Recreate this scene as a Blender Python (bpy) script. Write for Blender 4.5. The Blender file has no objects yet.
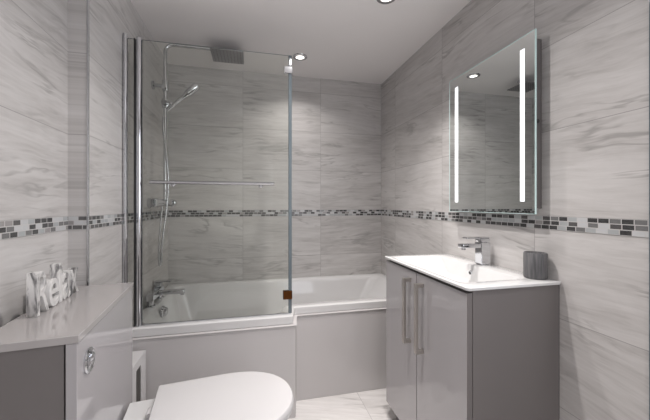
import bpy, bmesh, math, random
from math import sin, cos, pi, radians
from mathutils import Vector, Matrix
sc = bpy.context.scene
C = bpy.context.collection

# ---------------------------------------------------------------- camera, world, lights, exposure
YAW = math.atan2(73, 312)
CAM_Z = 1.14
cd = bpy.data.cameras.new('camera'); cam = bpy.data.objects.new('camera', cd); C.objects.link(cam)
cd.sensor_width = 36; cd.lens = 36 * 312 / 650; cd.shift_y = -5.5 / 650
cd.clip_start = 0.02
cam.location = (0, 0, CAM_Z); cam.rotation_euler = (pi / 2, 0, -YAW)
sc.camera = cam
sc.view_settings.view_transform = 'Standard'; sc.view_settings.look = 'None'
sc.view_settings.gamma = 1; sc.view_settings.use_curve_mapping = False
sc.view_settings.exposure = -0.2
w = bpy.data.worlds.new('world'); sc.world = w; w.use_nodes = True
w.node_tree.nodes['Background'].inputs[0].default_value = (0.75, 0.85, 1, 1)
w.node_tree.nodes['Background'].inputs[1].default_value = 0.6

XR, XL, YB, YF, ZC = 1.094, -0.606, 2.53, -0.95, 2.185
DOWNLIGHTS = [(0.331, 2.19, 3.0, 125), (0.66, 1.46, 5.0, 85), (0.29, 1.12, 10.5, 135), (0.40, 0.15, 4.0, 115), (0.50, -0.5, 2.5, 110)]   # x, y, watts, beam; last three unseen, added to light the room
LAMP_COL = (1.0, 0.95, 0.92)
def area(name, loc, rot, sx, sy, power, col, spread=pi):
    l = bpy.data.lights.new(name, 'AREA'); l.shape = 'RECTANGLE'; l.size = sx; l.size_y = sy
    l.energy = power; l.color = col; l.spread = spread
    o = bpy.data.objects.new(name, l); C.objects.link(o); o.location = loc; o.rotation_euler = rot
    return o
# fill light standing in an added, unseen window behind the camera
WIN = (0.56, 1.03, 0.75, 2.05)          # x0, x1, z0, z1
area('window_daylight', ((WIN[0] + WIN[1]) / 2, YF + 0.03, (WIN[2] + WIN[3]) / 2), (pi / 2, 0, 0),
     WIN[1] - WIN[0] - 0.05, WIN[3] - WIN[2] - 0.05, 3.2, (0.97, 0.97, 1.0))
# fill light standing in an added side window in the right wall, outside the frame
WIN2 = (-0.40, 0.59, 0.95, 2.0)           # y0, y1, z0, z1 in the right wall
area('side_window_daylight', (XR + 0.045, (WIN2[0] + WIN2[1]) / 2, (WIN2[2] + WIN2[3]) / 2), (0, pi / 2, 0),
     WIN2[3] - WIN2[2] - 0.10, WIN2[1] - WIN2[0] - 0.10, 10.5, (0.97, 0.965, 1.0))

# ---------------------------------------------------------------- materials
def new_mat(name):
    m = bpy.data.materials.new(name); m.use_nodes = True
    nt = m.node_tree
    return m, nt, nt.nodes['Principled BSDF']
def simple(name, col, rough=0.5, metal=0.0, coat=0.0, ior=1.5, noise=0.0, nscale=30):
    m, nt, b = new_mat(name)
    b.inputs['Base Color'].default_value = (*col, 1); b.inputs['Roughness'].default_value = rough
    b.inputs['Metallic'].default_value = metal; b.inputs['Coat Weight'].default_value = coat
    b.inputs['Coat Roughness'].default_value = 0.03; b.inputs['IOR'].default_value = ior
    if noise:
        n = nt.nodes.new('ShaderNodeTexNoise'); n.inputs['Scale'].default_value = nscale
        tc = nt.nodes.new('ShaderNodeTexCoord'); nt.links.new(tc.outputs['Object'], n.inputs['Vector'])
        r = nt.nodes.new('ShaderNodeMapRange'); r.inputs[3].default_value = rough - noise; r.inputs[4].default_value = rough + noise
        nt.links.new(n.outputs[0], r.inputs[0]); nt.links.new(r.outputs[0], b.inputs['Roughness'])
    return m

class N:
    """tiny node-graph helper"""
    def __init__(s, nt): s.nt = nt
    def _set(s, inp, v):
        if isinstance(v, bpy.types.NodeSocket): s.nt.links.new(v, inp)
        else: inp.default_value = v
    def m(s, op, a, b=0.0, c=0.0):
        n = s.nt.nodes.new('ShaderNodeMath'); n.operation = op
        s._set(n.inputs[0], a); s._set(n.inputs[1], b); s._set(n.inputs[2], c); return n.outputs[0]
    def vec(s, x, y, z):
        n = s.nt.nodes.new('ShaderNodeCombineXYZ')
        for i, v in enumerate((x, y, z)): s._set(n.inputs[i], v)
        return n.outputs[0]
    def pos(s):
        g = s.nt.nodes.new('ShaderNodeTexCoord'); x = s.nt.nodes.new('ShaderNodeSeparateXYZ')
        s.nt.links.new(g.outputs['Object'], x.inputs[0]); return x.outputs
    def noise(s, v, scale, detail=4, rough=0.55, dist=0.0):
        n = s.nt.nodes.new('ShaderNodeTexNoise'); n.inputs['Scale'].default_value = scale
        n.inputs['Detail'].default_value = detail; n.inputs['Roughness'].default_value = rough
        n.inputs['Distortion'].default_value = dist; s.nt.links.new(v, n.inputs['Vector']); return n.outputs[0]
    def white(s, v):
        n = s.nt.nodes.new('ShaderNodeTexWhiteNoise'); n.noise_dimensions = '3D'; s.nt.links.new(v, n.inputs['Vector'])
        return n.outputs['Value']
    def ramp(s, f, stops, interp='LINEAR'):
        n = s.nt.nodes.new('ShaderNodeValToRGB'); n.color_ramp.interpolation = interp
        e = n.color_ramp.elements
        while len(e) < len(stops): e.new(0.5)
        for k, (p, c) in enumerate(stops): e[k].position = p; e[k].color = (*c, 1)
        s.nt.links.new(f, n.inputs[0]); return n.outputs[0]
    def mix(s, f, a, b):
        n = s.nt.nodes.new('ShaderNodeMix'); n.data_type = 'RGBA'
        s._set(n.inputs[0], f)
        for i, v in ((6, a), (7, b)):
            if isinstance(v, tuple): n.inputs[i].default_value = (*v, 1)
            else: s.nt.links.new(v, n.inputs[i])
        return n.outputs[2]

def stone_tiles(name, ua, va, u0, v0, tw, th, v_band=None, tilt=0.12, rough=0.42, gain=1.0, seed=0.0):
    gain *= 1.15
    """large honed stone-effect wall tiles with drifting veins; ua, va = axes (0 x, 1 y, 2 z)"""
    m, nt, b = new_mat(name); n = N(nt); p = n.pos()
    u = n.m('SUBTRACT', p[ua], u0); v = n.m('SUBTRACT', p[va], v0)
    if v_band is not None:                     # the courses below the border start from its lower edge
        below = n.m('LESS_THAN', v, 0.0)
        v = n.m('ADD', v, n.m('MULTIPLY', below, v_band))
    uu = n.m('DIVIDE', u, tw); vv = n.m('DIVIDE', v, th)
    iu = n.m('FLOOR', uu); iv = n.m('FLOOR', vv)
    fu = n.m('SUBTRACT', uu, iu); fv = n.m('SUBTRACT', vv, iv)
    du = n.m('MULTIPLY', n.m('MINIMUM', fu, n.m('SUBTRACT', 1.0, fu)), tw)
    dv = n.m('MULTIPLY', n.m('MINIMUM', fv, n.m('SUBTRACT', 1.0, fv)), th)
    grout = n.m('LESS_THAN', n.m('MINIMUM', du, dv), 0.0013)
    r1 = n.white(n.vec(iu, iv, 1.7 + seed)); r2 = n.white(n.vec(iu, iv, 8.3 + seed))
    ang = n.m('MULTIPLY', n.m('SUBTRACT', r2, 0.4), 0.16)
    ang = n.m('ADD', ang, tilt)
    y2 = n.m('ADD', v, n.m('MULTIPLY', u, ang))
    warp = n.noise(n.vec(n.m('MULTIPLY', u, 2.2), n.m('MULTIPLY', y2, 4.0), n.m('MULTIPLY', r1, 40)), 1.0, 3)
    y3 = n.m('ADD', y2, n.m('MULTIPLY', n.m('SUBTRACT', warp, 0.5), 0.075))
    off = n.m('MULTIPLY', r1, 57.0)
    blotch = n.noise(n.vec(n.m('MULTIPLY', u, 2.2), n.m('MULTIPLY', y3, 8.0), n.m('ADD', off, 17.0)), 1.0, 6, 0.62, 0.6)
    broad = n.noise(n.vec(n.m('MULTIPLY', u, 1.3), n.m('MULTIPLY', y3, 15.0), off), 1.0, 5, 0.6, 0.4)
    fine = n.noise(n.vec(n.m('MULTIPLY', u, 5.0), n.m('MULTIPLY', y3, 60.0), off), 1.0, 5, 0.65, 0.5)
    vein = n.noise(n.vec(n.m('MULTIPLY', u, 1.2), n.m('MULTIPLY', y3, 9.0), n.m('ADD', off, 9.0)), 1.0, 4, 0.6, 0.5)
    vl = n.m('SUBTRACT', 1.0, n.m('MINIMUM', n.m('MULTIPLY', n.m('ABSOLUTE', n.m('SUBTRACT', vein, 0.53)), 34.0), 1.0))
    gate = n.noise(n.vec(n.m('MULTIPLY', u, 3.5), n.m('MULTIPLY', y3, 6.0), n.m('ADD', off, 30.0)), 1.0, 3)
    vl = n.m('MULTIPLY', vl, n.m('MINIMUM', n.m('MAXIMUM', n.m('MULTIPLY', n.m('SUBTRACT', gate, 0.46), 6.0), 0.0), 1.0))
    mixv = n.m('ADD', n.m('ADD', n.m('MULTIPLY', blotch, 0.32), n.m('MULTIPLY', broad, 0.30)), n.m('MULTIPLY', fine, 0.38))
    mixv = n.m('ADD', mixv, n.m('MULTIPLY', n.m('SUBTRACT', r2, 0.5), 0.09))
    g = gain
    col = n.ramp(mixv, [(0.35, (0.36 * g, 0.346 * g, 0.338 * g)), (0.455, (0.455 * g, 0.440 * g, 0.431 * g)),
                        (0.54, (0.51 * g, 0.496 * g, 0.488 * g)), (0.66, (0.57 * g, 0.556 * g, 0.549 * g))])
    col = n.mix(n.m('MULTIPLY', vl, 0.7), col, (0.25 * g, 0.24 * g, 0.235 * g))
    col = n.mix(n.m('MULTIPLY', grout, 0.8), col, (0.25 * g, 0.24 * g, 0.24 * g))
    nt.links.new(col, b.inputs['Base Color']); b.inputs['Roughness'].default_value = rough
    return m

def mosaic(name, ua, u0, v0, rows=3, rh=0.0167, seed=0.0):
    m, nt, b = new_mat(name); n = N(nt); p = n.pos()
    v = n.m('DIVIDE', n.m('SUBTRACT', p[2], v0), rh); iv = n.m('FLOOR', v); fv = n.m('SUBTRACT', v, iv)
    ro = n.white(n.vec(iv, 3.1 + seed, 0.0))
    tw = 0.033
    u = n.m('ADD', n.m('DIVIDE', n.m('SUBTRACT', p[ua], u0), tw), n.m('MULTIPLY', ro, 7.0))
    iu = n.m('FLOOR', u); fu = n.m('SUBTRACT', u, iu)
    du = n.m('MULTIPLY', n.m('MINIMUM', fu, n.m('SUBTRACT', 1.0, fu)), tw)
    dv = n.m('MULTIPLY', n.m('MINIMUM', fv, n.m('SUBTRACT', 1.0, fv)), rh)
    grout = n.m('LESS_THAN', n.m('MINIMUM', du, dv), 0.0013)
    r = n.white(n.vec(iu, iv, 5.5 + seed))
    col = n.ramp(r, [(0.0, (0.010, 0.010, 0.011)), (0.27, (0.06, 0.057, 0.057)), (0.44, (0.14, 0.14, 0.14)), (0.57, (0.30, 0.285, 0.28)),
                     (0.66, (0.40, 0.42, 0.43)), (0.82, (0.56, 0.57, 0.58))], 'CONSTANT')
    fl = n.noise(n.vec(n.m('MULTIPLY', p[ua], 90.0), n.m('MULTIPLY', p[2], 300.0), r), 1.0, 3)
    col = n.mix(n.m('MULTIPLY', fl, 0.22), col, (0.5, 0.5, 0.5))
    col = n.mix(grout, col, (0.52, 0.51, 0.505))
    nt.links.new(col, b.inputs['Base Color'])
    rr = n.m('ADD', n.m('MULTIPLY', grout, 0.5), 0.12); nt.links.new(rr, b.inputs['Roughness'])
    return m

BAND0, BAND1 = 1.046, 1.096
M = {}
M['tile_right'] = stone_tiles('stone_tile_right', 1, 2, 1.018, BAND1, 0.62, 0.322, 0.05, tilt=-0.10, seed=2.0)
M['tile_back'] = stone_tiles('stone_tile_back', 0, 2, 0.555, BAND1, 0.624, 0.322, 0.05, tilt=0.0, seed=0.0)
M['tile_left'] = stone_tiles('stone_tile_left', 1, 2, 1.36, BAND1, 0.62, 0.308, 0.05, tilt=-0.02, seed=4.0)
M['tile_floor'] = stone_tiles('stone_tile_floor', 0, 1, 0.62, 1.30, 0.6, 0.6, None, tilt=0.3, rough=0.3, gain=1.15)
M['mos_right'] = mosaic('mosaic_right', 1, 0.0, BAND0)
M['mos_back'] = mosaic('mosaic_back', 0, 0.0, BAND0, seed=3.0)
M['mos_left'] = mosaic('mosaic_left', 1, 0.0, BAND0, seed=6.0)
M['ceiling'] = simple('ceiling_paint', (0.86, 0.835, 0.83), 0.85)
M['white_paint'] = simple('white_paint', (0.82, 0.81, 0.80), 0.6)
M['chrome'] = simple('chrome', (0.64, 0.65, 0.67), 0.07, 1.0)
M['chrome_soft'] = simple('satin_chrome', (0.62, 0.63, 0.65), 0.22, 1.0)
M['nickel'] = simple('brushed_nickel', (0.54, 0.51, 0.48), 0.33, 1.0, noise=0.06, nscale=60)
M['dark'] = simple('dark_gap', (0.015, 0.014, 0.014), 0.6)
M['slot'] = simple('dark_slot', (0.06, 0.055, 0.05), 0.5)
M['rose'] = simple('brushed_rose_metal', (0.33, 0.33, 0.34), 0.3, 1.0)
M['black'] = simple('black_rubber', (0.02, 0.02, 0.02), 0.4)
M['acrylic'] = simple('white_acrylic', (0.66, 0.655, 0.655), 0.10, coat=0.4)
M['panel'] = simple('bath_panel_gloss', (0.54, 0.52, 0.52), 0.2, coat=0.1)
M['ceramic'] = simple('white_ceramic', (0.64, 0.64, 0.64), 0.08, coat=0.5)
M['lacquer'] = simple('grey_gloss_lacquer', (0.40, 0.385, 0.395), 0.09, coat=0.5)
M['carcass'] = simple('grey_satin_carcass', (0.165, 0.152, 0.150), 0.2)  # lacquer grey darkened: shade of the camera-facing sides put into the colour
M['worktop'] = simple('pale_grey_gloss_worktop', (0.40, 0.38, 0.375), 0.08, coat=0.5)
M['plastic'] = simple('white_plastic', (0.60, 0.59, 0.595), 0.22, coat=0.2)
M['mirror'] = simple('mirror_silver', (0.80, 0.83, 0.82), 0.0, 1.0)
M['mirror_edge'] = simple('mirror_glass_edge', (0.62, 0.80, 0.785), 0.08, coat=0.5)  # teal glass edge, lightened so its lit glow sits in the colour
M['bronze'] = simple('bronze_clip', (0.12, 0.045, 0.014), 0.22, 1.0)  # even brown metal tone of the lower clip
M['glass_edge'] = simple('glass_edge_blue', (0.13, 0.16, 0.18), 0.08, coat=0.6)

def glass_mat():
    m = bpy.data.materials.new('clear_glass'); m.use_nodes = True; nt = m.node_tree; nt.nodes.clear()
    o = nt.nodes.new('ShaderNodeOutputMaterial'); mx = nt.nodes.new('ShaderNodeMixShader')
    t = nt.nodes.new('ShaderNodeBsdfTransparent'); t.inputs[0].default_value = (0.968, 0.978, 0.960, 1)
    g = nt.nodes.new('ShaderNodeBsdfGlossy'); g.inputs['Roughness'].default_value = 0.0; g.inputs[0].default_value = (1, 1, 1, 1)
    f = nt.nodes.new('ShaderNodeFresnel'); f.inputs[0].default_value = 1.42
    nt.links.new(f.outputs[0], mx.inputs[0]); nt.links.new(t.outputs[0], mx.inputs[1]); nt.links.new(g.outputs[0], mx.inputs[2])
    nt.links.new(mx.outputs[0], o.inputs[0]); return m
M['glass'] = glass_mat()
def emit(name, col, s):
    m, nt, b = new_mat(name); b.inputs['Base Color'].default_value = (*col, 1)
    b.inputs['Emission Color'].default_value = (*col, 1); b.inputs['Emission Strength'].default_value = s; return m
M['led'] = emit('frosted_led_strip', (0.95, 0.97, 1.0), 1.1)
M['lamp'] = emit('lamp_lens', (1.0, 0.95, 0.89), 2.5)
M['pane'] = emit('frosted_window_daylight', (0.80, 0.88, 1.0), 0.3)  # faint glow for the panes of the added windows

def marbled():
    m, nt, b = new_mat('marbled_white_wood'); n = N(nt); p = n.pos()
    a = n.noise(n.vec(p[0], n.m('MULTIPLY', p[1], 2.0), n.m('MULTIPLY', p[2], 0.6)), 22.0, 5, 0.6, 0.8)
    c = n.ramp(a, [(0.30, (0.10, 0.098, 0.10)), (0.40, (0.30, 0.295, 0.295)), (0.49, (0.66, 0.65, 0.64)), (0.75, (0.74, 0.73, 0.72))])
    nt.links.new(c, b.inputs['Base Color']); b.inputs['Roughness'].default_value = 0.45; return m
M['marbled'] = marbled()
def slate():
    m, nt, b = new_mat('streaked_grey_stone'); n = N(nt); p = n.pos()
    a = n.noise(n.vec(n.m('MULTIPLY', p[0], 130.0), n.m('MULTIPLY', p[1], 130.0), n.m('MULTIPLY', p[2], 9.0)), 1.0, 4, 0.6)
    c = n.ramp(a, [(0.3, (0.07, 0.07, 0.075)), (0.5, (0.12, 0.118, 0.123)), (0.7, (0.18, 0.177, 0.182))])
    nt.links.new(c, b.inputs['Base Color']); b.inputs['Roughness'].default_value = 0.55
    bp = nt.nodes.new('ShaderNodeBump'); bp.inputs['Strength'].default_value = 0.5; bp.inputs['Distance'].default_value = 0.002
    nt.links.new(a, bp.inputs['Height']); nt.links.new(bp.outputs[0], b.inputs['Normal']); return m
M['slate'] = slate()

# ---------------------------------------------------------------- mesh helpers
def obj(name, bm, mat, parent=None, smooth=None, mats=None):
    me = bpy.data.meshes.new(name)
    bmesh.ops.recalc_face_normals(bm, faces=bm.faces[:])
    bm.to_mesh(me); bm.free()
    for mm in (mats or [mat]): me.materials.append(mm)
    if smooth:
        for p in me.polygons: p.use_smooth = True
        me.set_sharp_from_angle(angle=radians(smooth))
    o = bpy.data.objects.new(name, me); C.objects.link(o)
    if parent: o.parent = parent
    return o
def box(bm, x0, x1, y0, y1, z0, z1, bevel=0.0, seg=2):
    r = bmesh.ops.create_cube(bm, size=1.0)
    vs = r['verts']
    for v in vs:
        v.co = Vector((x0 + (v.co.x + .5) * (x1 - x0), y0 + (v.co.y + .5) * (y1 - y0), z0 + (v.co.z + .5) * (z1 - z0)))
    if bevel:
        es = set(e for v in vs for e in v.link_edges)
        bmesh.ops.bevel(bm, geom=list(es), offset=bevel, segments=seg, profile=0.5, affect='EDGES')
    return bm
def B(*a, **k): return box(bmesh.new(), *a, **k)
def loft(bm, loops, cap0=True, cap1=True):
    rings = [[bm.verts.new(p) for p in L] for L in loops]
    k = len(rings[0])
    for a, b in zip(rings, rings[1:]):
        for i in range(k): bm.faces.new((a[i], a[(i + 1) % k], b[(i + 1) % k], b[i]))
    if cap0: bm.faces.new(rings[0][::-1])
    if cap1: bm.faces.new(rings[-1])
    return bm
def tube(bm, pts, r, seg=16, closed_caps=True):
    pts = [Vector(p) for p in pts]; rings = []
    t0 = (pts[1] - pts[0]).normalized()
    up = Vector((0, 0, 1)) if abs(t0.z) < 0.9 else Vector((1, 0, 0))
    nrm = t0.cross(up).normalized()
    for i, p in enumerate(pts):
        if i == 0: t = t0
        elif i == len(pts) - 1: t = (pts[i] - pts[i - 1]).normalized()
        else: t = ((pts[i + 1] - p).normalized() + (p - pts[i - 1]).normalized()).normalized()
        nrm = (nrm - t * nrm.dot(t)).normalized(); bn = t.cross(nrm)
        rr = r[i] if isinstance(r, (list, tuple)) else r
        rings.append([p + (nrm * cos(2 * pi * k / seg) + bn * sin(2 * pi * k / seg)) * rr for k in range(seg)])
    return loft(bm, rings, closed_caps, closed_caps)
def lathe(bm, prof, centre=(0, 0, 0), axis='z', seg=32, sx=1.0, sy=1.0):
    """prof = (radius, height) pairs"""
    c = Vector(centre); rings = []
    for r, h in prof:
        L = []
        for k in range(seg):
            a = 2 * pi * k / seg
            q = Vector((r * cos(a) * sx, r * sin(a) * sy, h))
            if axis == 'x': q = Vector((h, r * cos(a), r * sin(a)))
            if axis == 'y': q = Vector((r * cos(a), h, r * sin(a)))
            L.append(c + q)
        rings.append(L)
    return loft(bm, rings)
def rpoly(corners, radii, seg=6):
    """polygon with rounded corners; every corner gives seg+1 points"""
    n = len(corners); out = []
    for i in range(n):
        p = Vector(corners[i]); a = Vector(corners[i - 1]); b = Vector(corners[(i + 1) % n])
        r = radii[i] if isinstance(radii, (list, tuple)) else radii
        da = (a - p).normalized(); db = (b - p).normalized()
        half = da.angle(db) / 2; d = r / math.tan(half)
        s, e = p + da * d, p + db * d
        cen = p + (da + db).normalized() * (r / sin(half))
        for k in range(seg + 1):
            t = k / seg
            v0, v1 = s - cen, e - cen
            th = v0.angle(v1) if r > 1e-9 else 0
            if th < 1e-6: q = s.lerp(e, t)
            else: q = cen + (v0 * sin((1 - t) * th) + v1 * sin(t * th)) / sin(th)
            out.append((q.x, q.y))
    return out
def z_(loop, z): return [(x, y, z) for x, y in loop]
def arc_pts(c, u, v, r, a0, a1, n=8):
    c, u, v = Vector(c), Vector(u), Vector(v)
    return [c + (u * cos(a0 + (a1 - a0) * k / n) + v * sin(a0 + (a1 - a0) * k / n)) * r for k in range(n + 1)]

def empty(name, label, cat, loc=(0, 0, 0), rz=0, group=None):
    o = bpy.data.objects.new(name, None); C.objects.link(o); o.empty_display_size = 0.05
    o.location = loc; o.rotation_euler = (0, 0, rz); tag(o, label, cat, group); return o
def tag(o, label, cat, group=None):
    o['label'] = label; o['category'] = cat
    if group: o['group'] = group
    return o
def struct(name, bm, mat, parent=None, smooth=None):
    o = obj(name, bm, mat, parent, smooth); o['kind'] = 'structure'; return o

# ---------------------------------------------------------------- the room
T = 0.08
AX, AY = -0.672, 1.358            # where the recessed left wall meets the boxed-out pier
ALPHA = radians(3.0)
NX = AX + math.tan(ALPHA) * (AY - YF)       # recessed wall at the rear of the room
struct('floor', B(-0.95, XR + 0.3, YF - T, YB + T, -0.05, 0.0), M['tile_floor'])
struct('ceiling', B(-0.95, XR + 0.3, YF - T, YB + T, ZC, ZC + 0.05), M['ceiling'])
y0, y1, z0, z1 = WIN2
bm = bmesh.new()
for a in ((YF, y0, 0, ZC), (y1, YB, 0, ZC), (y0, y1, 0, z0), (y0, y1, z1, ZC)): box(bm, XR, XR + T, *a)
struct('wall_right', bm, M['tile_right'])
win2 = struct('window_2', B(XR + 0.065, XR + 0.07, y0, y1, z0, z1), M['pane'])  # unseen window added in the right wall to brighten the room
bm = bmesh.new()
for a in ((y0, y0 + 0.04, z0, z1), (y1 - 0.04, y1, z0, z1), (y0 + 0.04, y1 - 0.04, z0, z0 + 0.04), (y0 + 0.04, y1 - 0.04, z1 - 0.04, z1)):
    box(bm, XR + 0.03, XR + 0.0645, *a)
obj('window_frame', bm, M['white_paint'], win2)
struct('wall_back', B(XL - 0.2, XR + T, YB, YB + T, 0, ZC), M['tile_back'])
struct('wall_left', B(XL - 0.2, XL, AY, YB, 0, ZC), M['tile_left'])
def recess_x(y): return AX + math.tan(ALPHA) * (AY - y)
def recess_block(bm, y0, y1, z0, z1, d0=0.0, d1=0.12):
    q = [(recess_x(y1) - d0, y1), (recess_x(y1) - d1, y1), (recess_x(y0) - d1, y0), (recess_x(y0) - d0, y0)]
    return loft(bm, [z_(q, z0), z_(q, z1)])
struct('wall_left_recess', recess_block(bmesh.new(), YF, AY, 0, ZC), M['tile_left'])
bm = bmesh.new()
x0, x1, z0, z1 = WIN
for a in ((NX - 0.2, x0, 0, ZC), (x1, XR + T, 0, ZC), (x0, x1, 0, z0), (x0, x1, z1, ZC)):
    box(bm, a[0], a[1], YF - T, YF, a[2], a[3])
struct('wall_front', bm, M['tile_back'])
door = struct('door_1', B(-0.52, 0.22, YF + 0.0002, YF + 0.012, 0.001, 1.98, bevel=0.002), M['white_paint'])
bm = bmesh.new()
for a in ((-0.58, -0.522, 0.001, 2.042), (0.222, 0.28, 0.001, 2.042), (-0.522, 0.222, 1.982, 2.042)): box(bm, a[0], a[1], YF + 0.0002, YF + 0.02, a[2], a[3])
obj('architrave', bm, M['white_paint'], door)
obj('door_handle', tube(tube(bmesh.new(), [(0.17, YF + 0.011, 1.0), (0.17, YF + 0.05, 1.0)], 0.010), [(0.178, YF + 0.048, 1.0), (0.06, YF + 0.048, 1.0)], 0.009), M['chrome'], door, 40)
win = struct('window_1', B(x0, x1, YF - 0.05, YF - 0.04, z0, z1), M['pane'])  # unseen window added behind the camera to brighten the room
bm = bmesh.new()
for a in ((x0, x0 + 0.03, z0, z1), (x1 - 0.03, x1, z0, z1), (x0 + 0.03, x1 - 0.03, z0, z0 + 0.03), (x0 + 0.03, x1 - 0.03, z1 - 0.03, z1)):
    box(bm, a[0], a[1], YF - 0.04, YF - 0.005, a[2], a[3])
obj('window_frame', bm, M['white_paint'], win)

# mosaic border running round the walls
struct('trim_1', B(XR - 0.002, XR, 0.65, YB, BAND0, BAND1), M['mos_right'])
struct('trim_2', B(XL, XR - 0.002, YB - 0.002, YB, BAND0, BAND1), M['mos_back'])
struct('trim_3', B(XL, XL + 0.002, AY + 0.004, YB - 0.002, BAND0, BAND1), M['mos_left'])
bm = bmesh.new()
q = [(AX, AY), (AX + 0.002, AY), (NX + 0.002, YF), (NX, YF)]
loft(bm, [z_(q, BAND0), z_(q, BAND1)]); struct('trim_4', bm, M['mos_left'])
struct('trim_5', B(AX + 0.002, XL - 0.003, AY - 0.002, AY, BAND0, BAND1), M['mos_back'])
# metal corner trims
struct('trim_6', B(XL - 0.004, XL + 0.003, AY - 0.003, AY + 0.004, 0, ZC - 0.001, bevel=0.001), M['chrome_soft'])
struct('trim_7', B(XR - 0.006, XR, 0.620, 0.6475, 0, ZC - 0.001), M['glass_edge'])

# ---------------------------------------------------------------- ceiling downlights
where = ['round recessed ceiling downlight above the bath, beside the glass screen top',
         'round recessed ceiling downlight at the photo top edge, over the washbasin',
         'round recessed ceiling downlight over the space between toilet and basin', 'round recessed ceiling downlight right above the viewer',
         'round recessed ceiling downlight nearest the rear window']
for (x, y, p, beam), lab in zip(DOWNLIGHTS, where):
    d = empty('ceiling_downlight', lab, 'ceiling light', (x, y, ZC), 0, 'recessed ceiling downlights')
    obj('bezel', lathe(bmesh.new(), [(0.030, -0.0002), (0.052, -0.0002), (0.050, -0.004), (0.040, -0.007), (0.031, -0.006), (0.030, -0.003)]), M['chrome'], d, 40)
    obj('lens', lathe(bmesh.new(), [(0.002, -0.0005), (0.030, -0.0005), (0.029, -0.004), (0.002, -0.0045)]), M['lamp'], d, 40)
    l = bpy.data.lights.new('downlight_lamp', 'AREA'); l.shape = 'DISK'; l.size = 0.06; l.energy = p; l.color = LAMP_COL; l.spread = radians(beam)
    lo = bpy.data.objects.new('downlight_lamp', l); C.objects.link(lo); lo.location = (0, 0, -0.010); lo.parent = d

# ---------------------------------------------------------------- L-shaped shower bath
RIM = 0.545
YW, YN = 1.667, 1.806              # front of the wide and of the narrow end
G = 0.002
bath = empty('shower_bath', 'white L-shaped shower bath with a flat gloss panel along the back wall', 'bath', (0, 0, 0))
def bath_loop(i, z, r=0.02, left=0, right=0):
    """outline inset by i, extra slope at the ends"""
    c = [(XL + G + i + left, YB - G - i), (XR - G - i - right, YB - G - i), (XR - G - i - right, YN + i), (0.240 - i, YN + i), (0.214 - i, YW + i), (XL + G + i + left, YW + i)]
    rad = [r, r, r, min(0.02 + i * 0.6, 0.05) if i else 0.018, r if i else 0.016, r]
    return z_(rpoly(c, rad, 6), z)
bm = bmesh.new()
loops = [bath_loop(0.004, RIM - 0.0455, 0.014), bath_loop(0.0, RIM - 0.043, 0.012), bath_loop(0.0, RIM - 0.006, 0.012), bath_loop(0.005, RIM, 0.015),
         bath_loop(0.052, RIM, 0.05), bath_loop(0.058, RIM - 0.004, 0.055), bath_loop(0.066, RIM - 0.03, 0.06, 0.0, 0.03), bath_loop(0.085, RIM - 0.30, 0.08, 0.05, 0.16),
         bath_loop(0.11, RIM - 0.37, 0.09, 0.06, 0.19), bath_loop(0.15, RIM - 0.385, 0.09, 0.08, 0.22)]
loft(bm, loops, False, True)
obj('tub', bm, M['acrylic'], bath, 35)
PT = RIM - 0.046
def panel_loop(o, z):
    c = [(XL + G, YW + 0.03), (XL + G, YW - o), (0.222 + o, YW - o), (0.243 + o, YN - o), (XR - G, YN - o), (XR - G, YN + 0.03), (0.225, YN + 0.03), (0.20, YW + 0.03)]
    return z_(rpoly(c, [0, 0, 0.012, 0.014, 0, 0, 0, 0], 5), z)
bm = bmesh.new()
loft(bm, [panel_loop(0.006, 0.001), panel_loop(0.006, PT - 0.010), panel_loop(0.011, PT - 0.007), panel_loop(0.0115, PT - 0.004), panel_loop(0.0085, PT), panel_loop(-0.002, PT + 0.0003)])
obj('panel', bm, M['panel'], bath, 30)
ov = obj('overflow', lathe(bmesh.new(), [(0.030, 0.0), (0.034, 0.006), (0.033, 0.014), (0.027, 0.018), (0.026, 0.030), (0.021, 0.034)], axis='x'), M['chrome'], bath, 35)
ov.location = (XL + G + 0.072, 2.05, 0.497); ov.rotation_euler = (0, radians(6), 0)
obj('plug_waste', lathe(bmesh.new(), [(0.036, 0.0), (0.036, 0.004), (0.028, 0.009)], (-0.2, 2.15, RIM - 0.384)), M['chrome'], bath, 35)
bath.children[0].name = 'tub'

# bath filler tap standing on the tap end of the rim
tx = XL + 0.031
tap = empty('bath_filler_tap', 'square chrome bath filler tap standing on the left end of the bath rim', 'tap', (tx, 2.09, RIM))
for s in (-0.09, 0.09):
    bm = lathe(bmesh.new(), [(0.026, 0.0005), (0.026, 0.007), (0.017, 0.010), (0.017, 0.034)], (0, s, 0)); obj('leg', bm, M['chrome'], tap, 35)
obj('body', B(-0.020, 0.022, -0.115, 0.115, 0.034, 0.076, bevel=0.004), M['chrome'], tap)
bm = B(0.022, 0.165, -0.022, 0.022, 0.046, 0.068, bevel=0.004); box(bm, 0.145, 0.167, -0.016, 0.016, 0.036, 0.047, bevel=0.002)
obj('spout', bm, M['chrome'], tap)
hb = obj('valve_housing', B(-0.019, 0.021, 0.045, 0.085, 0.076, 0.104, bevel=0.004), M['chrome'], tap)
bm = B(-0.019, 0.075, 0.047, 0.083, 0.106, 0.115, bevel=0.002); box(bm, -0.010, 0.012, 0.055, 0.075, 0.102, 0.108)
obj('lever', bm, M['chrome'], hb)

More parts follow.
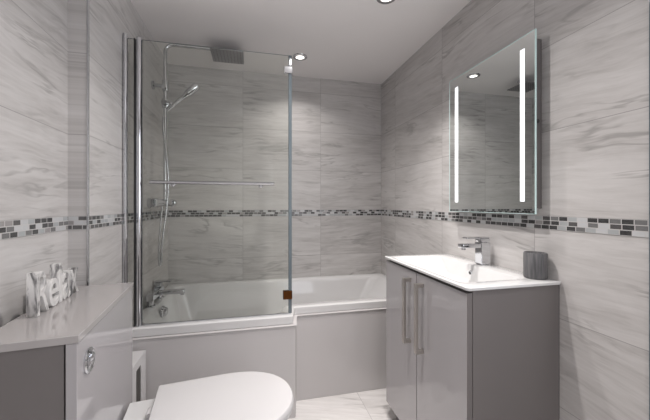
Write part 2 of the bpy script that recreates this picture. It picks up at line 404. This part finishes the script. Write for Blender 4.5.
# ---------------------------------------------------------------- rigid riser shower
sh = empty('shower_set', 'chrome rigid riser shower with square overhead rose on the left wall', 'shower', (XL, 2.14, 1.15))
SX = 0.075                                      # riser stands off the wall
ZA = 2.150 - 1.15
bm = bmesh.new()
rise = [(SX, 0, 0.02), (SX, 0, 0.5), (SX, 0, ZA - 0.05)] + [tuple(p) for p in arc_pts((SX + 0.05, 0, ZA - 0.05), (-1, 0, 0), (0, 0, 1), 0.05, 0.15, pi / 2, 8)] + [(SX + 0.30, 0, ZA), (SX + 0.475, 0, ZA)]
tube(bm, rise, 0.011); obj('riser_rail', bm, M['chrome'], sh, 40)
bm = lathe(bmesh.new(), [(0.026, 0.0005), (0.026, 0.010), (0.012, 0.014), (0.011, SX - 0.012)], (0, 0, 1.885 - 1.15), 'x')
box(bm, SX - 0.016, SX + 0.016, -0.016, 0.016, 1.885 - 1.15 - 0.035, 1.885 - 1.15 + 0.035, bevel=0.005)
obj('wall_bracket', bm, M['chrome'], sh, 40)
hx = SX + 0.375
bm = B(hx - 0.102, hx + 0.102, -0.075, 0.115, ZA - 0.031, ZA - 0.023, bevel=0.002)
lathe(bm, [(0.018, ZA - 0.023), (0.018, ZA - 0.016), (0.010, ZA - 0.014), (0.010, ZA - 0.010)], (hx, 0, 0))
head = obj('shower_rose', bm, M['rose'], sh, 35)
bm = bmesh.new()
for i in range(9):
    for j in range(9):
        px, py = hx - 0.084 + i * 0.021, -0.062 + j * 0.0205
        lathe(bm, [(0.0032, ZA - 0.0312), (0.0022, ZA - 0.0335)], (px, py, 0), seg=6)
noz = obj('nozzles', bm, M['carcass'], head); noz['kind'] = 'stuff'
zs = 1.775 - 1.15
bm = B(SX - 0.018, SX + 0.018, -0.018, 0.018, zs - 0.03, zs + 0.03, bevel=0.007)
lathe(bm, [(0.016, -0.034), (0.018, -0.026), (0.018, 0.0)], (SX, 0, zs), 'y'); box(bm, SX + 0.014, SX + 0.045, -0.013, 0.013, zs - 0.022, zs + 0.010, bevel=0.004)
slider = obj('slider', bm, M['chrome'], sh, 40)
bm = bmesh.new()
d = Vector((0.76, -0.12, 0.66)).normalized(); a = Vector((SX + 0.018, -0.004, zs - 0.035))
hp = [a + d * t for t in (0.0, 0.04, 0.10, 0.135, 0.150, 0.165, 0.232, 0.240)]
tube(bm, hp, [0.010, 0.012, 0.012, 0.014, 0.020, 0.023, 0.024, 0.018])
obj('hand_shower', bm, M['chrome'], sh, 40)
def bez(p, n=28):
    out = []
    for k in range(n + 1):
        t = k / n; pts = [Vector(q) for q in p]
        while len(pts) > 1: pts = [u.lerp(v, t) for u, v in zip(pts, pts[1:])]
        out.append(pts[0])
    return out
h1 = bez([a, a - d * 0.09, (SX + 0.02, -0.03, zs - 0.25), (SX + 0.022, -0.02, 0.15)])
h2 = bez([h1[-1], (SX + 0.023, -0.015, -0.02), (SX - 0.010, -0.035, -0.20), (SX - 0.012, -0.04, -0.33)], 20)
h3 = bez([h2[-1], (SX - 0.014, -0.042, -0.420), (SX - 0.034, -0.045, -0.420), (SX - 0.030, -0.045, -0.32), (SX - 0.016, -0.045, -0.12), (SX - 0.006, -0.045, -0.024)], 26)
bm = bmesh.new(); tube(bm, h1 + h2[1:] + h3[1:], 0.0068, 10); obj('hose', bm, M['chrome_soft'], sh, 60)
bm = lathe(bmesh.new(), [(0.019, -0.175), (0.022, -0.165), (0.022, 0.165), (0.019, 0.175)], (SX - 0.006, 0.0, 0.0), 'y')
for s in (-0.075, 0.075): lathe(bm, [(0.030, 0.0005), (0.030, 0.012), (0.014, 0.016), (0.014, SX - 0.02)], (0, s, 0), 'x', 24)
val = obj('thermostatic_valve', bm, M['chrome'], sh, 40)
for s in (-1, 1):
    obj('control_knob', lathe(bmesh.new(), [(0.020, s * 0.176), (0.026, s * 0.180), (0.026, s * 0.225), (0.022, s * 0.232)], (SX - 0.006, 0, 0), 'y', 20), M['chrome'], val, 40)

# ---------------------------------------------------------------- glass bath screen
YG = 1.695
ZG0, ZG1 = RIM + 0.006, 1.948
scr = empty('bath_screen', 'clear glass bath screen with chrome post on the front rim of the bath', 'shower screen', (XL, YG, RIM))
def rel(x0, x1, y0, y1, z0, z1): return (x0 - XL, x1 - XL, y0 - YG, y1 - YG, z0 - RIM, z1 - RIM)
obj('wall_channel', tube(B(*rel(XL + 0.0005, XL + 0.0135, YG - 0.008, YG + 0.008, RIM + 0.001, 1.962)), [(0.0115, -0.012, 0.001), (0.0115, -0.012, 1.962 - RIM)], 0.0108, 20), M['chrome'], scr)
def glass_panel(name, x0, x1):
    bm = B(*rel(x0, x1, YG - 0.003, YG + 0.003, ZG0, ZG1))
    for f in bm.faces: f.material_index = 0 if abs(f.normal.y) > 0.5 else 1
    bm.normal_update()
    for f in bm.faces: f.material_index = 0 if abs(f.normal.y) > 0.5 else 1
    return obj(name, bm, None, scr, mats=[M['glass'], M['glass_edge']])
glass_panel('infill_glass', XL + 0.014, -0.5605)
bm = B(*rel(-0.560, -0.5535, YG - 0.010, YG + 0.010, RIM + 0.001, 1.950), bevel=0.003)
obj('seal_strip', bm, M['black'], scr)
bm = bmesh.new(); tube(bm, [(-0.5385 - XL, 0, 0.001), (-0.5385 - XL, 0, 1.955 - RIM)], 0.0135, 20)
obj('hinge_post', bm, M['chrome'], scr, 40)
gp = glass_panel('glass_panel', -0.524, 0.192)
obj('edge_seal', B(*rel(0.1925, 0.2105, YG - 0.0065, YG + 0.0065, ZG0, ZG1), bevel=0.002), M['glass_edge'], scr)
bm = B(*rel(-0.516, 0.206, YG - 0.002, YG + 0.002, RIM + 0.0005, ZG0)); obj('bottom_seal', bm, M['chrome_soft'], scr)
zr, yr = 1.247, YG - 0.055
bm = bmesh.new(); tube(bm, [(-0.475 - XL, yr - YG, zr - RIM), (-0.2 - XL, yr - YG, zr - RIM), (0.112 - XL, yr - YG, zr - RIM)], 0.0085, 14)
rail = obj('towel_rail', bm, M['chrome'], scr, 40)
for xx in (-0.385, 0.045):
    obj('rail_mount', lathe(bmesh.new(), [(0.014, -0.0035), (0.014, -0.012), (0.007, -0.016), (0.007, yr - YG + 0.006)], (xx - XL, 0, zr - RIM - 0.004), 'y', 16), M['chrome_soft'], rail, 40)
obj('clip', B(*rel(0.168, 0.214, YG - 0.014, YG + 0.014, 1.848, 1.886), bevel=0.003), M['chrome'], scr)['label'] = 'square chrome clip near the top of the glass edge'
obj('clip', B(*rel(0.163, 0.212, YG - 0.014, YG + 0.014, 0.628, 0.674), bevel=0.003), M['bronze'], scr)['label'] = 'square bronze-coloured clip near the bottom of the glass edge'

# ---------------------------------------------------------------- washbasin vanity cabinet
VX, VY0, VY1, VT = 0.704, 0.913, 1.562, 0.8495
van = empty('vanity_cabinet', 'pale grey gloss two-door vanity cabinet standing under the white washbasin', 'cabinet', (XR, 1.218, 0))
def vr(x0, x1, y0, y1, z0, z1): return (x0 - XR, x1 - XR, y0 - 1.218, y1 - 1.218, z0, z1)
bm = bmesh.new()
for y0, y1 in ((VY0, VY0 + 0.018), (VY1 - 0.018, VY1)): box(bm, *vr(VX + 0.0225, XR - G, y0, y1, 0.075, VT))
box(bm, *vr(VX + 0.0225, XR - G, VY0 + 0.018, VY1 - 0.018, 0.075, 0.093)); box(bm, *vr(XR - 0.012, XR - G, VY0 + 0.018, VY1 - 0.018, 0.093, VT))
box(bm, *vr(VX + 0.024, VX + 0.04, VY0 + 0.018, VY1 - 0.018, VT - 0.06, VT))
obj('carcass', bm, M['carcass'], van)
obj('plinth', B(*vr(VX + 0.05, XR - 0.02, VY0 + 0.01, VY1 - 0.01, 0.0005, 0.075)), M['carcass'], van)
YS = 1.2436
for (y0, y1, hy, lab) in ((VY0, YS - 0.0015, 1.191, None), (YS + 0.0015, VY1, 1.298, None)):
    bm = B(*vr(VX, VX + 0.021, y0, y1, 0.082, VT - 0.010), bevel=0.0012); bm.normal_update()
    for f in bm.faces: f.material_index = 1 if f.normal.x > -0.5 else 0  # door edges take the darkened grey, shade put into the colour
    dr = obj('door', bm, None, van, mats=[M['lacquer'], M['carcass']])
    bm = B(*vr(VX - 0.038, VX - 0.026, hy - 0.009, hy + 0.009, 0.512, 0.806), bevel=0.0015)
    for zz in (0.512, 0.790): box(bm, *vr(VX - 0.027, VX - 0.0002, hy - 0.0085, hy + 0.0085, zz, zz + 0.016), bevel=0.001)
    obj('handle', bm, M['nickel'], dr)

# washbasin
BX0, BX1, BY0, BY1, BZ = 0.697, XR - G, 0.901, 1.572, 0.862
bas = empty('washbasin', 'white ceramic washbasin with rectangular bowl lying on the grey vanity cabinet', 'basin', (BX1, 1.218, BZ))
def bl(x0, x1, y0, y1, z, rf, rb):
    c = [(x0, y0), (x1, y0), (x1, y1), (x0, y1)]
    return [(x - BX1, y - 1.218, z) for x, y in rpoly(c, [rf, rb, rb, rf], 6)]
bm = bmesh.new()
loft(bm, [bl(BX0 + 0.03, BX1 - 0.02, BY0 + 0.04, BY1 - 0.04, -0.0120, 0.02, 0.012), bl(BX0 + 0.003, BX1 - 0.002, BY0 + 0.003, BY1 - 0.003, -0.0120, 0.012, 0.012), bl(BX0, BX1, BY0, BY1, -0.0100, 0.014, 0.014),
          bl(BX0, BX1, BY0, BY1, -0.002, 0.014, 0.014), bl(BX0 + 0.003, BX1 - 0.002, BY0 + 0.003, BY1 - 0.003, 0.0, 0.012, 0.012),
          bl(BX0 + 0.024, BX1 - 0.100, BY0 + 0.065, BY1 - 0.05, 0.0, 0.03, 0.03), bl(BX0 + 0.030, BX1 - 0.104, BY0 + 0.075, BY1 - 0.06, -0.004, 0.035, 0.03),
          bl(BX0 + 0.060, BX1 - 0.116, BY0 + 0.14, BY1 - 0.12, -0.065, 0.05, 0.04), bl(BX0 + 0.085, BX1 - 0.135, BY0 + 0.17, BY1 - 0.15, -0.082, 0.05, 0.04)], False, True)
obj('bowl', bm, M['ceramic'], bas, 50)
bm = bmesh.new()
lathe(bm, [(0.011, 0.0), (0.011, -0.004), (0.0075, -0.005), (0.007, -0.003)], (0, 0, 0), 'x', 24)
ovf = obj('overflow_ring', bm, M['chrome'], bas, 40); ovf.location = (-0.1095, 0.03, -0.036); ovf.rotation_euler = (0, radians(-11), 0)
h = obj('overflow_hole', lathe(bmesh.new(), [(0.0072, -0.0048), (0.0072, -0.0055), (0.001, -0.0056)], (0, 0, 0), 'x', 20), M['black'], ovf)
obj('plug_waste', lathe(bmesh.new(), [(0.030, -0.0815), (0.030, -0.078), (0.022, -0.074)], (-0.24, -0.01, 0)), M['chrome'], bas, 40)

# basin tap
bt = empty('basin_mixer_tap', 'square chrome mixer tap standing at the back of the washbasin', 'tap', (1.044, 1.245, BZ))
obj('body', B(-0.024, 0.024, -0.022, 0.022, 0.003, 0.104, bevel=0.002), M['chrome'], bt)
obj('base_ring', lathe(bmesh.new(), [(0.027, 0.0005), (0.027, 0.003)], sx=1.05), M['chrome_soft'], bt)
bm = B(-0.118, -0.024, -0.020, 0.020, 0.080, 0.098, bevel=0.002)
lathe(bm, [(0.010, 0.080), (0.010, 0.072), (0.008, 0.071)], (-0.102, 0, 0), seg=18)
obj('spout', bm, M['chrome'], bt, 35)
bm = B(-0.024, 0.023, -0.021, 0.021, 0.107, 0.121, bevel=0.002); box(bm, -0.095, 0.023, -0.017, 0.017, 0.121, 0.128, bevel=0.0015)
box(bm, -0.012, 0.012, -0.012, 0.012, 0.1038, 0.1072)
obj('lever', bm, M['chrome'], bt)

# tumbler
tm = obj('tumbler', lathe(bmesh.new(), [(0.030, 0.0), (0.037, 0.001), (0.039, 0.004), (0.039, 0.093), (0.0375, 0.096), (0.0355, 0.096), (0.034, 0.093), (0.034, 0.012), (0.005, 0.010)], seg=48), M['slate'], None, 40)
tm.location = (1.046, 0.970, BZ + 0.0003)
tag(tm, 'dark grey streaked stone tumbler on the near corner of the washbasin', 'tumbler')

# ---------------------------------------------------------------- illuminated mirror
MX, MY0, MY1, MZ0, MZ1 = 1.040, 0.963, 1.490, 1.103, 1.803
mir = empty('illuminated_mirror', 'rectangular wall mirror with two lit vertical strips above the washbasin', 'mirror', (XR, 1.2265, 1.453))
def mr(x0, x1, y0, y1, z0, z1): return (x0 - XR, x1 - XR, y0 - 1.2265, y1 - 1.2265, z0 - 1.453, z1 - 1.453)
bm = B(*mr(MX, MX + 0.005, MY0, MY1, MZ0, MZ1)); bm.normal_update()
for f in bm.faces: f.material_index = 0 if f.normal.x < -0.5 else 1
obj('mirror_glass', bm, None, mir, mats=[M['mirror'], M['mirror_edge']])
bm = bmesh.new()
for a in ((MY0, MY0 + 0.0035, MZ0, MZ1), (MY1 - 0.004, MY1, MZ0, MZ1), (MY0 + 0.0035, MY1 - 0.004, MZ0, MZ0 + 0.002), (MY0 + 0.0035, MY1 - 0.004, MZ1 - 0.003, MZ1)):
    box(bm, *mr(MX - 0.0006, MX - 0.0001, *a))
obj('bevelled_edge', bm, M['mirror_edge'], mir)
obj('housing', B(*mr(MX + 0.0052, XR - 0.0005, MY0 + 0.022, MY1 - 0.022, MZ0 + 0.022, MZ1 - 0.022), bevel=0.002), M['carcass'], mir)
obj('sensor_button', lathe(bmesh.new(), [(0.008, 0.0), (0.008, -0.003), (0.006, -0.004)], (-0.022, MY0 + 0.022 - 1.2265, 1.462 - 1.453), 'y', 18), M['black'], mir)
for y0, y1 in ((1.012, 1.033), (1.418, 1.442)):
    obj('light_strip', B(*mr(MX - 0.0006, MX - 0.0001, y0, y1, 1.152, 1.752)), M['led'], mir)

# ---------------------------------------------------------------- toilet furniture unit and toilet
UA = radians(6.4)
FZ = 0.841                                     # top of the unit
UYC = 1.08
UPX = -0.385 - 0.112 * (UYC - 0.818)
unit = empty('toilet_furniture_unit', 'low grey gloss toilet unit with pale worktop against the left wall', 'cabinet', (UPX, UYC, 0), UA)
UD = 0.200; UW = 0.259                          # depth, half width
obj('worktop', B(-UD, 0.0, -UW, UW, FZ - 0.018, FZ, bevel=0.0015), M['worktop'], unit)
obj('front_panel', B(-0.026, -0.004, -UW + 0.002, UW - 0.002, 0.0, FZ - 0.0185, bevel=0.0015), M['lacquer'], unit)
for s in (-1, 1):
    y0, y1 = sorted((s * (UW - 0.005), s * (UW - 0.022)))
    obj('side_panel', B(-UD + 0.002, -0.030, y0, y1, 0.0, FZ - 0.0185), M['carcass'], unit)  # darkened grey sides, their shade is in the colour
fb = obj('flush_button', lathe(bmesh.new(), [(0.031, 0.0), (0.031, 0.003), (0.028, 0.006), (0.026, 0.0055), (0.024, 0.004), (0.010, 0.0025), (0.002, 0.0025)], (-0.0038, -0.190, 0.752), 'x', 40), M['chrome'], unit, 40)
obj('half_flush', lathe(bmesh.new(), [(0.011, 0.0), (0.011, 0.004), (0.008, 0.007), (0.002, 0.008)], (-0.001, -0.182, 0.758), 'x', 24), M['chrome'], fb, 40)

wc = empty('toilet', 'white back-to-wall toilet with closed lid in front of the low grey unit', 'toilet', (UPX, UYC, 0), UA)
def dl(x0, x1, wb, wf, z, n=28, taper=0.0, rb=0.03):
    """D-shaped outline: square back at x0, rounded front at x1"""
    pts = []
    xs = x1 - wf * 1.28
    for k in range(n + 1):
        a = -pi / 2 + pi * k / n
        pts.append((xs + (x1 - xs) * abs(cos(a)) ** 0.86 * (1 if cos(a) >= 0 else -1), wf * abs(sin(a)) ** 0.95 * (1 if sin(a) >= 0 else -1), z))
    for k in range(5): pts.append((x0 + rb * (1 - sin(pi / 2 * k / 4)) * 1.0, wb - rb * (1 - cos(pi / 2 * k / 4)) if rb else wb, z))
    pts2 = [(x, -y, zz) for x, y, zz in pts[-5:]][::-1]
    return pts + pts2
bm = bmesh.new()
loft(bm, [dl(0.002, 0.40, 0.125, 0.115, 0.0005, rb=0.004), dl(0.002, 0.41, 0.128, 0.118, 0.05, rb=0.004), dl(0.002, 0.43, 0.150, 0.130, 0.20, rb=0.004), dl(0.002, 0.49, 0.172, 0.160, 0.32, rb=0.004),
          dl(0.002, 0.535, 0.180, 0.178, 0.39, rb=0.004), dl(0.002, 0.540, 0.180, 0.180, 0.418, rb=0.004), dl(0.006, 0.534, 0.176, 0.175, 0.424, rb=0.004)])
obj('pan', bm, M['ceramic'], wc, 40)
bm = bmesh.new(); loft(bm, [dl(0.098, 0.552, 0.181, 0.182, 0.4255, rb=0.006), dl(0.096, 0.556, 0.183, 0.184, 0.429, rb=0.006), dl(0.096, 0.556, 0.183, 0.184, 0.438, rb=0.006), dl(0.099, 0.552, 0.180, 0.181, 0.442, rb=0.006)])
obj('seat', bm, M['plastic'], wc, 40)
bm = bmesh.new(); loft(bm, [dl(0.099, 0.556, 0.183, 0.185, 0.4435, rb=0.006), dl(0.096, 0.561, 0.186, 0.188, 0.447, rb=0.006), dl(0.096, 0.561, 0.186, 0.188, 0.459, rb=0.006),
          dl(0.099, 0.556, 0.182, 0.184, 0.4655, rb=0.006), dl(0.115, 0.53, 0.166, 0.165, 0.468, rb=0.006)])
obj('lid', bm, M['plastic'], wc, 40)
for s in (-0.075, 0.075):
    obj('hinge', lathe(bmesh.new(), [(0.009, s - 0.02), (0.010, s - 0.018), (0.010, s + 0.018), (0.009, s + 0.02)], (0.086, 0, 0.4345), 'y', 18), M['plastic'], wc, 40)

# ornament spelling a word along the worktop
wd = empty('word_ornament', 'marbled white and grey letters spelling relax on the low unit worktop', 'ornament', (-0.566, 0.978, FZ + 0.0005), radians(90) + radians(6.5))
def letter(ch, x, sx, sz):
    cu = bpy.data.curves.new('glyph', 'FONT'); cu.body = ch; cu.size = 0.15; cu.extrude = 0.011; cu.offset = -0.0005; cu.bevel_depth = 0.0015; cu.resolution_u = 6
    t = bpy.data.objects.new('glyph', cu); C.objects.link(t)
    dg = bpy.context.evaluated_depsgraph_get(); me = bpy.data.meshes.new_from_object(t.evaluated_get(dg)); bpy.data.objects.remove(t)
    xs = [v.co.x for v in me.vertices]; ys = [v.co.y for v in me.vertices]
    w_, h_ = max(xs) - min(xs), max(ys) - min(ys)
    for v in me.vertices:
        v.co = Vector(((v.co.x - min(xs)) / w_ * sx + x, -v.co.z, (v.co.y - min(ys)) / h_ * sz))
    me.materials.clear(); me.materials.append(M['marbled'])
    o = bpy.data.objects.new('letter', me); C.objects.link(o); o.parent = wd; return o
px = 0.0
for ch, sx, sz in (('R', 0.064, 0.118), ('e', 0.058, 0.082), ('l', 0.022, 0.118), ('a', 0.055, 0.083), ('x', 0.062, 0.082)):
    letter(ch, px, sx, sz); px += sx + 0.0015

# slim white box between the unit and the bath
bm = bmesh.new()
bx0, bx1, by0, by1, bz = -0.598, -0.492, 1.455, 1.640, 0.447
box(bm, bx0, bx1 - 0.012, by0, by1, 0.0005, bz)
for a in ((by0, by0 + 0.058, 0.0005, bz), (by1 - 0.064, by1, 0.0005, bz), (by0 + 0.058, by1 - 0.064, 0.412, bz), (by0 + 0.058, by1 - 0.064, 0.0005, 0.05)):
    box(bm, bx1 - 0.012, bx1, *a)
bb = obj('slim_box', bm, M['plastic'])
tag(bb, 'slim white box with a dark vertical slot standing between the low unit and the bath', 'box')
obj('slot', B(bx1 - 0.0119, bx1 - 0.003, by0 + 0.058, by1 - 0.064, 0.05, 0.412), M['slot'], bb)
